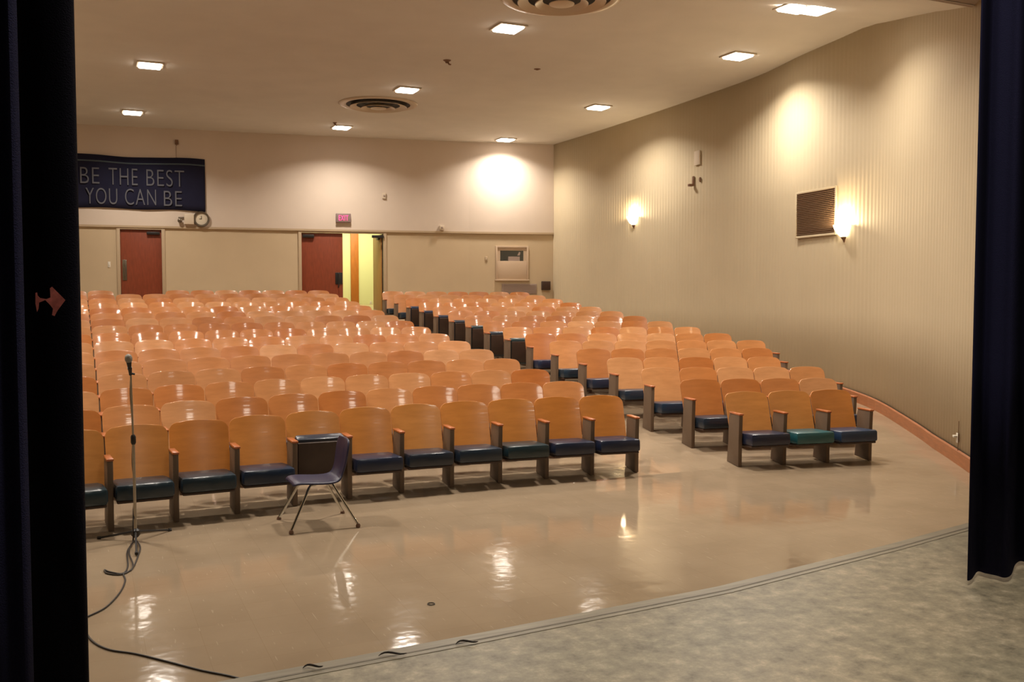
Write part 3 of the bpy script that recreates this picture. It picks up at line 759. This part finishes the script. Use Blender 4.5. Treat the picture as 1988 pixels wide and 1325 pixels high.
r = wall_thing('paper_notice', 1356, 307, RS, 'pale blank rectangular plate high on the fluted wall', 'plate', off=FOFF)
MB().box(-.10, .10, -.03, 0, -.145, .145, .004).build('plate', M['paper'], r)
r = wall_thing('wall_bracket', 1348, 352, RS, 'small brown bracket beneath the pale plate on the fluted wall', 'bracket', off=FOFF)
MB().box(-.03, .03, -.03, 0, -.10, .10, .006).build('bracket_plate', M['hookbrown'], r)
MB().box(-.05, .02, -.12, -.03, -.11, -.06, .006).build('bracket_arm', M['hookbrown'], r)
r = wall_thing('wall_button', 1361, 349, RS, 'tiny round knob right of the brown bracket on the fluted wall', 'knob', off=FOFF)
MB().lathe([(0, .03), (.022, .026), (.026, .01), (.026, 0)], 16, M=RX @ Matrix.Scale(2.0, 4, (0, 1, 0))).build('knob', M['hookbrown'], r)
r = wall_thing('wall_outlet', 1862, 851, RS, 'white outlet low on the fluted wall above the orange baseboard', 'outlet', off=FOFF)
MB().box(-.035, .035, -.012, 0, -.055, .055, .003).build('outlet_plate', M['white'], r)
MB().box(-.045, .025, -.05, -.0125, .005, .03, .004).build('plug', M['white'], r)
mb = MB(); mb.tube([(.06, -.01, .2), (.06, -.012, 0), (.055, -.012, -.12), (.03, -.02, -.17)], 0.004, 6); mb.build('cord', M['hookbrown'], r)

# ---------------------------------------------------------------- auditorium seats
SEAT_W_L, SEAT_W_R = 0.521, 0.548
def backrest_mesh(W):
    """curved plywood shell, rounded top corners, leaning back"""
    mb = MB(); bm = mb.bm; hw = W / 2; z0, z1 = 0.0, 0.452; rc = 0.08; NXb, NZb = 14, 12; th = 0.014
    def half(z):
        if z > z1 - rc:
            d = z - (z1 - rc); return hw - rc + math.sqrt(max(0, rc * rc - d * d))
        if z < 0.03: return hw - 0.012 * (1 - z / 0.03)
        return hw - 0.006 * (1 - z / z1)
    zs = [0, 0.015, 0.03, 0.10, 0.18, 0.26, 0.33, z1 - rc] + [z1 - rc + rc * math.sin(a * PI / 2 / 8) for a in range(1, 9)]
    def surf(u, z, side):
        x = u * half(z); crown = 0.012 * (1 - u * u) if z > z1 - rc else 0
        y = 0.042 * (1 - (x / hw) ** 2) + z * math.tan(math.radians(19)) + (th if side else 0)
        return (x, y, z + crown * (z - (z1 - rc)) / rc if z > z1 - rc else z)
    F = [[bm.verts.new(surf(-1 + 2 * i / NXb, z, 0)) for i in range(NXb + 1)] for z in zs]
    B = [[bm.verts.new(surf(-1 + 2 * i / NXb, z, 1)) for i in range(NXb + 1)] for z in zs]
    for j in range(len(zs) - 1):
        for i in range(NXb):
            bm.faces.new((F[j][i], F[j][i + 1], F[j + 1][i + 1], F[j + 1][i])); bm.faces.new((B[j][i], B[j + 1][i], B[j + 1][i + 1], B[j][i + 1]))
        for i in (0, NXb): bm.faces.new((F[j][i], F[j + 1][i], B[j + 1][i], B[j][i]))
    for i in range(NXb):
        for j in (0, len(zs) - 1): bm.faces.new((F[j][i], F[j][i + 1], B[j][i + 1], B[j][i]))
    return mb
def cushion_mb(W):
    b = bmesh.new(); mb = MB(); hw = W / 2
    # outline: front wider than the rear; crowned top
    mb2 = MB(); pts = [(-hw + .015, -.20), (hw - .015, -.20), (hw - .01, .16), (hw - .03, .25), (-hw + .03, .25), (-hw + .01, .16)]
    mb.prism(pts, 0.0, 0.13, bev=0.026); b.free(); mb2.bm.free()
    return mb
def make_seat(W, folded, both=False):
    name = 'auditorium_seat'
    r = empty(name)
    bk = backrest_mesh(W - 0.012).build('backrest', M['ply'], r); bk.location = (0, 0.245, 0.325)
    cu = cushion_mb(W - 0.045).build('seat_cushion', M['vinyl'], r)
    pn = MB().prism([(-(W - .09) / 2, -.17), ((W - .09) / 2, -.17), ((W - .12) / 2, .20), (-(W - .12) / 2, .20)], -0.022, 0.004, bev=0.008).build('seat_pan', M['pan'], cu)
    if folded:      # tipped up about its middle
        cu.matrix_basis = Matrix.Translation(Vector((0, .10, .395))) @ Matrix.Rotation(math.radians(-76), 4, 'X') @ Matrix.Translation(Vector((0, -.01, -.05)))
    else: cu.location = (0, 0.0, 0.248); cu.rotation_euler = (math.radians(-3.0), 0, 0)
    return r
def side_panel_mesh():
    mb = MB(); S_ = SLOPE
    # profile in (y,z): foot, front edge, top
    pts = [(0.0, 0.002), (0.0, 0.30), (-0.015, 0.575), (0.215, 0.575), (0.235, 0.52), (0.235, 0.30), (0.27, 0.002 + S_ * 0.27)]
    Mx = Matrix(((0, 0, 1, 0), (1, 0, 0, 0), (0, 1, 0, 0), (0, 0, 0, 1)))
    mb.prism(pts, -0.022, 0.022, M=Mx, bev=0.004); return mb
def armrest_mb():
    mb = MB(); mb.box(-0.028, 0.028, -0.026, 0.22, 0.575, 0.596, 0.007); return mb
def add_panel(seat, x, proto=[None, None]):
    if proto[0] is None:
        p = side_panel_mesh().build('side_panel', M['panel'], seat); a = armrest_mb().build('armrest', M['cap'], p); proto[0] = p
    else:
        p = proto[0].copy(); C.objects.link(p); p.parent = seat
        a = proto[0].children[0].copy(); C.objects.link(a); a.parent = p
    p.location = (x, 0, 0); return p

ORD = ['first', 'second', 'third', 'fourth', 'fifth', 'sixth', 'seventh', 'eighth', 'ninth', 'tenth', 'eleventh', 'twelfth', 'thirteenth', 'fourteenth', 'fifteenth', 'sixteenth']
PROTO = {}
used = set()
def seat_at(block, row, idx, x, y, rz, folded, wood, vinyl, lab):
    key = (block, folded)
    W = SEAT_W_L if block == 'left' else SEAT_W_R
    if key not in PROTO:
        PROTO[key] = make_seat(W, folded)
        s = PROTO[key]
    else:
        s = None
    if s is None:
        src = PROTO[key]
        s = src.copy(); C.objects.link(s)
        for ch in list(src.children):
            if ch.name.startswith('side_panel'): continue
            copy_tree(ch, s)
    s.location = (x, y, floor_z(y + 0.0)); s.rotation_euler = (0, 0, rz)
    tag(s, lab, 'auditorium seat', 'auditorium seats in the %s block' % block)
    for ch in s.children:
        if ch.name.startswith('backrest'): ch.color = wood
        if ch.name.startswith('seat_cushion'): ch.color = vinyl
    return s
def wood_tone(row, kind=None):
    t = random.random()
    base = Vector((202, 136, 80)); deep = Vector((190, 115, 54)); pale = Vector((208, 149, 98))
    c = base.lerp(deep, t * 2) if t < 0.5 else base.lerp(pale, (t - 0.5) * 2)
    c = c + Vector((random.uniform(-8, 8),) * 3)
    if row <= 0: c = c.lerp(Vector((208, 134, 50)), 0.5)
    return srgb(*c)
def vinyl_tone():
    return srgb(*(Vector((31, 45, 62)) + Vector((random.uniform(-4, 4), random.uniform(-5, 8), random.uniform(-6, 10)))))

ROWS = 16; PITCHY = 0.885
# rear view gap in front of the single door
def hidden_gap(row, x):
    return row == 15 and 0.72 < x < 1.76
for i in range(ROWS):
    Rr = 17.0 + 1.6 * i; xc = 3.85; yc = 8.70 + PITCHY * i - Rr
    # left block: from the aisle leftwards along the arc
    a = math.asin((5.385 - xc) / Rr)
    for j in range(11):
        am = a - (j + 0.5) * SEAT_W_L / Rr; aa = a - j * SEAT_W_L / Rr
        x, y = xc + Rr * math.sin(am), yc + Rr * math.cos(am)
        folded = (i == 0 and j == 6)
        if hidden_gap(i, x): continue
        rw = 'front row' if i == 0 else ORD[i] + ' row from the stage'
        st = 'folded-up wooden seat' if folded else 'wooden auditorium seat'
        pos = 'next to the aisle' if j == 0 else ORD[j] + ' from the aisle'
        lab = '%s in the left block, %s, %s' % (st, rw, pos)
        s = seat_at('left', i, j, x, y, -(am * 0.75 + math.radians(5.5)), folded, wood_tone(i), vinyl_tone(), lab)
        add_panel(s, SEAT_W_L / 2)
    # right block: from the aisle rightwards, straight rows turned slightly
    ang = math.radians(-10.0 + 0.45 * i)
    n_s = [3, 4, 5, 5, 6, 7][min(i, 5)]
    T = Vector((math.cos(ang), math.sin(ang), 0)); A0 = Vector((6.63, 8.47 + PITCHY * i, 0))
    for j in range(n_s):
        c = A0 + T * (j + 0.5) * SEAT_W_R
        folded = (j == 0 and 7 <= i <= 13)
        rw = 'front row' if i == 0 else ORD[i] + ' row from the stage'
        st = 'folded-up wooden seat' if folded else 'wooden auditorium seat'
        vin = vinyl_tone()
        if i == 0 and j == 1: vin = srgb(38, 90, 96); st = 'wooden seat with teal cushion'
        if i == 0 and j == 2: vin = srgb(40, 60, 88)
        if i == 0 and j == 0: vin = srgb(28, 36, 60)
        pos = 'next to the aisle' if j == 0 else ORD[j] + ' from the aisle'
        lab = '%s in the right block, %s, %s' % (st, rw, pos)
        s = seat_at('right', i, j, c.x, c.y, ang, folded, wood_tone(i), vin, lab)
        add_panel(s, -SEAT_W_R / 2)
        if j == n_s - 1: add_panel(s, SEAT_W_R / 2)

# ---------------------------------------------------------------- plastic school chair
ch = empty('school_chair', (1.80, 7.88, floor_z(7.88)), math.radians(-90), 'small navy plastic school chair with chrome legs before the front row', 'chair')
# local: the sitter faces -y; width along x
mb = MB(); bm = mb.bm; prof = []
for (y, z, hw) in ((-.235, .365, .15), (-.225, .385, .185), (-.19, .396, .20), (-.10, .390, .205), (0.0, .380, .205), (.10, .380, .20), (.155, .396, .185), (.185, .43, .16), (.20, .46, .165), (.213, .52, .18), (.225, .60, .19), (.235, .66, .185), (.243, .70, .165), (.247, .715, .13)):
    prof.append((y, z, hw))
cols = []
for (y, z, hw) in prof:
    row = []
    for k in range(13):
        u = -1 + k / 6
        e_ = abs(u) ** 4
        if z < .41: row.append(bm.verts.new((u * hw, y, z - 0.020 * e_ + (0.006 * u * u))))
        else: row.append(bm.verts.new((u * hw, y - 0.035 * u * u + 0.02 * e_, z)))
    cols.append(row)
for a, b_ in zip(cols[:-1], cols[1:]):
    for k in range(12): bm.faces.new((a[k], a[k + 1], b_[k + 1], b_[k]))
o = mb.build('seat_shell', M['navyplastic'], ch); s = o.modifiers.new('t', 'SOLIDIFY'); s.thickness = 0.02; s.offset = 0
ss = o.modifiers.new('s', 'SUBSURF'); ss.levels = 1; ss.render_levels = 1
for sx in (-1, 1):
    for (ty, by) in ((-.095, -.275), (.085, .275)):
        l = MB().tube([(sx * .145, ty + (0.05 if ty < 0 else -.05), .362), (sx * .155, ty, .355), (sx * .162, ty * 1.15, .335), (sx * .255, by, .02)], 0.0115, 10).build('leg', M['chrome'], ch)
        MB().lathe([(0, 0), (.018, 0), (.020, .012), (.013, .03), (0, .032)], 14, M=Matrix.Translation((sx * .256, by * 1.0, 0))).build('foot_glide', M['grayplas'], l)
mb = MB()
for ty in (-.06, .05): mb.tube([(-.16, ty, .360), (.16, ty, .360)], 0.010, 8)
mb.build('under_frame', M['chrome'], ch)

# ---------------------------------------------------------------- microphone stand, microphone, cable
zf = floor_z(7.9); bp_ = Vector((0.375, 7.90, zf))
ms_ = empty('microphone_stand', bp_, 0, 'tall grey microphone stand on a folding tripod at the front left', 'microphone stand')
mb = MB(); mb.tube([(0, 0, .045), (-.003, 0, .80)], 0.0115, 10); mb.build('lower_tube', M['standtube'], ms_)
mb = MB(); mb.tube([(-.003, 0, .80), (-.012, 0, 1.32)], 0.0075, 10); mb.build('upper_tube', M['standtube'], ms_)
MB().tube([(-.003, 0, .76), (-.003, 0, .775), (-.003, 0, .82), (-.004, 0, .835)], [.014, .02, .02, .013], 12).build('clutch', M['dark'], ms_)
MB().tube([(0, 0, .03), (0, 0, .05), (0, 0, .085), (0, 0, .10)], [.018, .034, .034, .016], 14).build('hub', M['dark'], ms_)
for a_ in (on_z(190, 1048, zf), on_z(332, 1032, zf), on_z(265, 1079, zf)):
    v = (a_ - bp_); v.z = 0
    l = MB().tube([(v.x * .05, v.y * .05, .075), (v.x * .95, v.y * .95, .014)], 0.008, 8).build('leg', M['dark'], ms_)
    MB().tube([(v.x * .93, v.y * .93, .016), (v.x, v.y, .012)], 0.0125, 8).build('rubber_foot', M['dark'], l)
mb = MB(); mb.tube([(-.012, 0, 1.30), (-.016, -.004, 1.335), (-.02, -.02, 1.36)], [.010, .014, .018], 10); mb.tube([(-.016, 0, 1.315), (.018, 0, 1.305)], .008, 8)
mb.build('mic_clip', M['dark'], ms_)
mc = empty('microphone', bp_ + Vector((-.02, -.02, 1.355)), 0, 'microphone with grey mesh head clipped to the top of the stand', 'microphone')
ax = Vector((-.10, -.35, 1)).normalized(); Mq = ax.to_track_quat('Z', 'Y').to_matrix().to_4x4()
MB().lathe([(0, -.06), (.010, -.058), (.013, 0), (.019, .045), (.021, .055)], 20, M=Mq).build('handle', M['dark'], mc)
MB().lathe([(.021, .055), (.027, .066), (.028, .085), (.022, .106), (.010, .115), (0, .117)], 20, M=Mq).build('mesh_head', mat('mic_mesh', srgb(150, 146, 138), 0.45, metal=0.5, bump=0.6, bscale=400), mc)

pts = [(-.02, 7.88 - 7.88, 1.30)]
cab = [bp_ + Vector(v) for v in ((-.012, .020, 1.27), (-.016, .018, 1.15), (-.008, .018, .95), (-.006, .026, .80), (-.012, .021, .60), (.004, .021, .40), (-.010, .022, .25), (-.02, -.045, .12))]
def fl(px, py, h=0.006):
    p = on_z(px, py, 0.0)
    for _ in range(4): p = on_z(px, py, floor_z(p.y) + h)
    return p
cab += [fl(x, y) for x, y in ((258, 1052), (247, 1072), (248, 1100), (238, 1114), (213, 1111), (203, 1107))]
cab += [fl(x, y) for x, y in ((208, 1114), (236, 1116), (257, 1104), (268, 1080))]
cab += [fl(x, y, .014) for x, y in ((272, 1062), (262, 1050), (250, 1070), (258, 1096))]
cab += [fl(x, y) for x, y in ((254, 1108), (240, 1114), (243, 1128), (232, 1152), (205, 1180), (170, 1198), (158, 1206), (164, 1222), (180, 1246), (212, 1262), (262, 1270), (320, 1284), (390, 1302), (440, 1312), (500, 1326), (560, 1335))]
MB().tube(smoothpath(cab, 7), 0.0055, 8).build('microphone_cable', M['cable'], label='thin black cable looping from the microphone stand across the floor to the stage', cat='cable')

p = fl(837, 1173, .004)
b = MB(); ringp = [(p.x + .022 * math.cos(2 * PI * k / 24), p.y + .022 * math.sin(2 * PI * k / 24), p.z) for k in range(25)]
b.tube(ringp, .003, 6).build('rubber_ring', M['cable'], label='small dark rubber ring lying alone on the glossy floor', cat='ring')
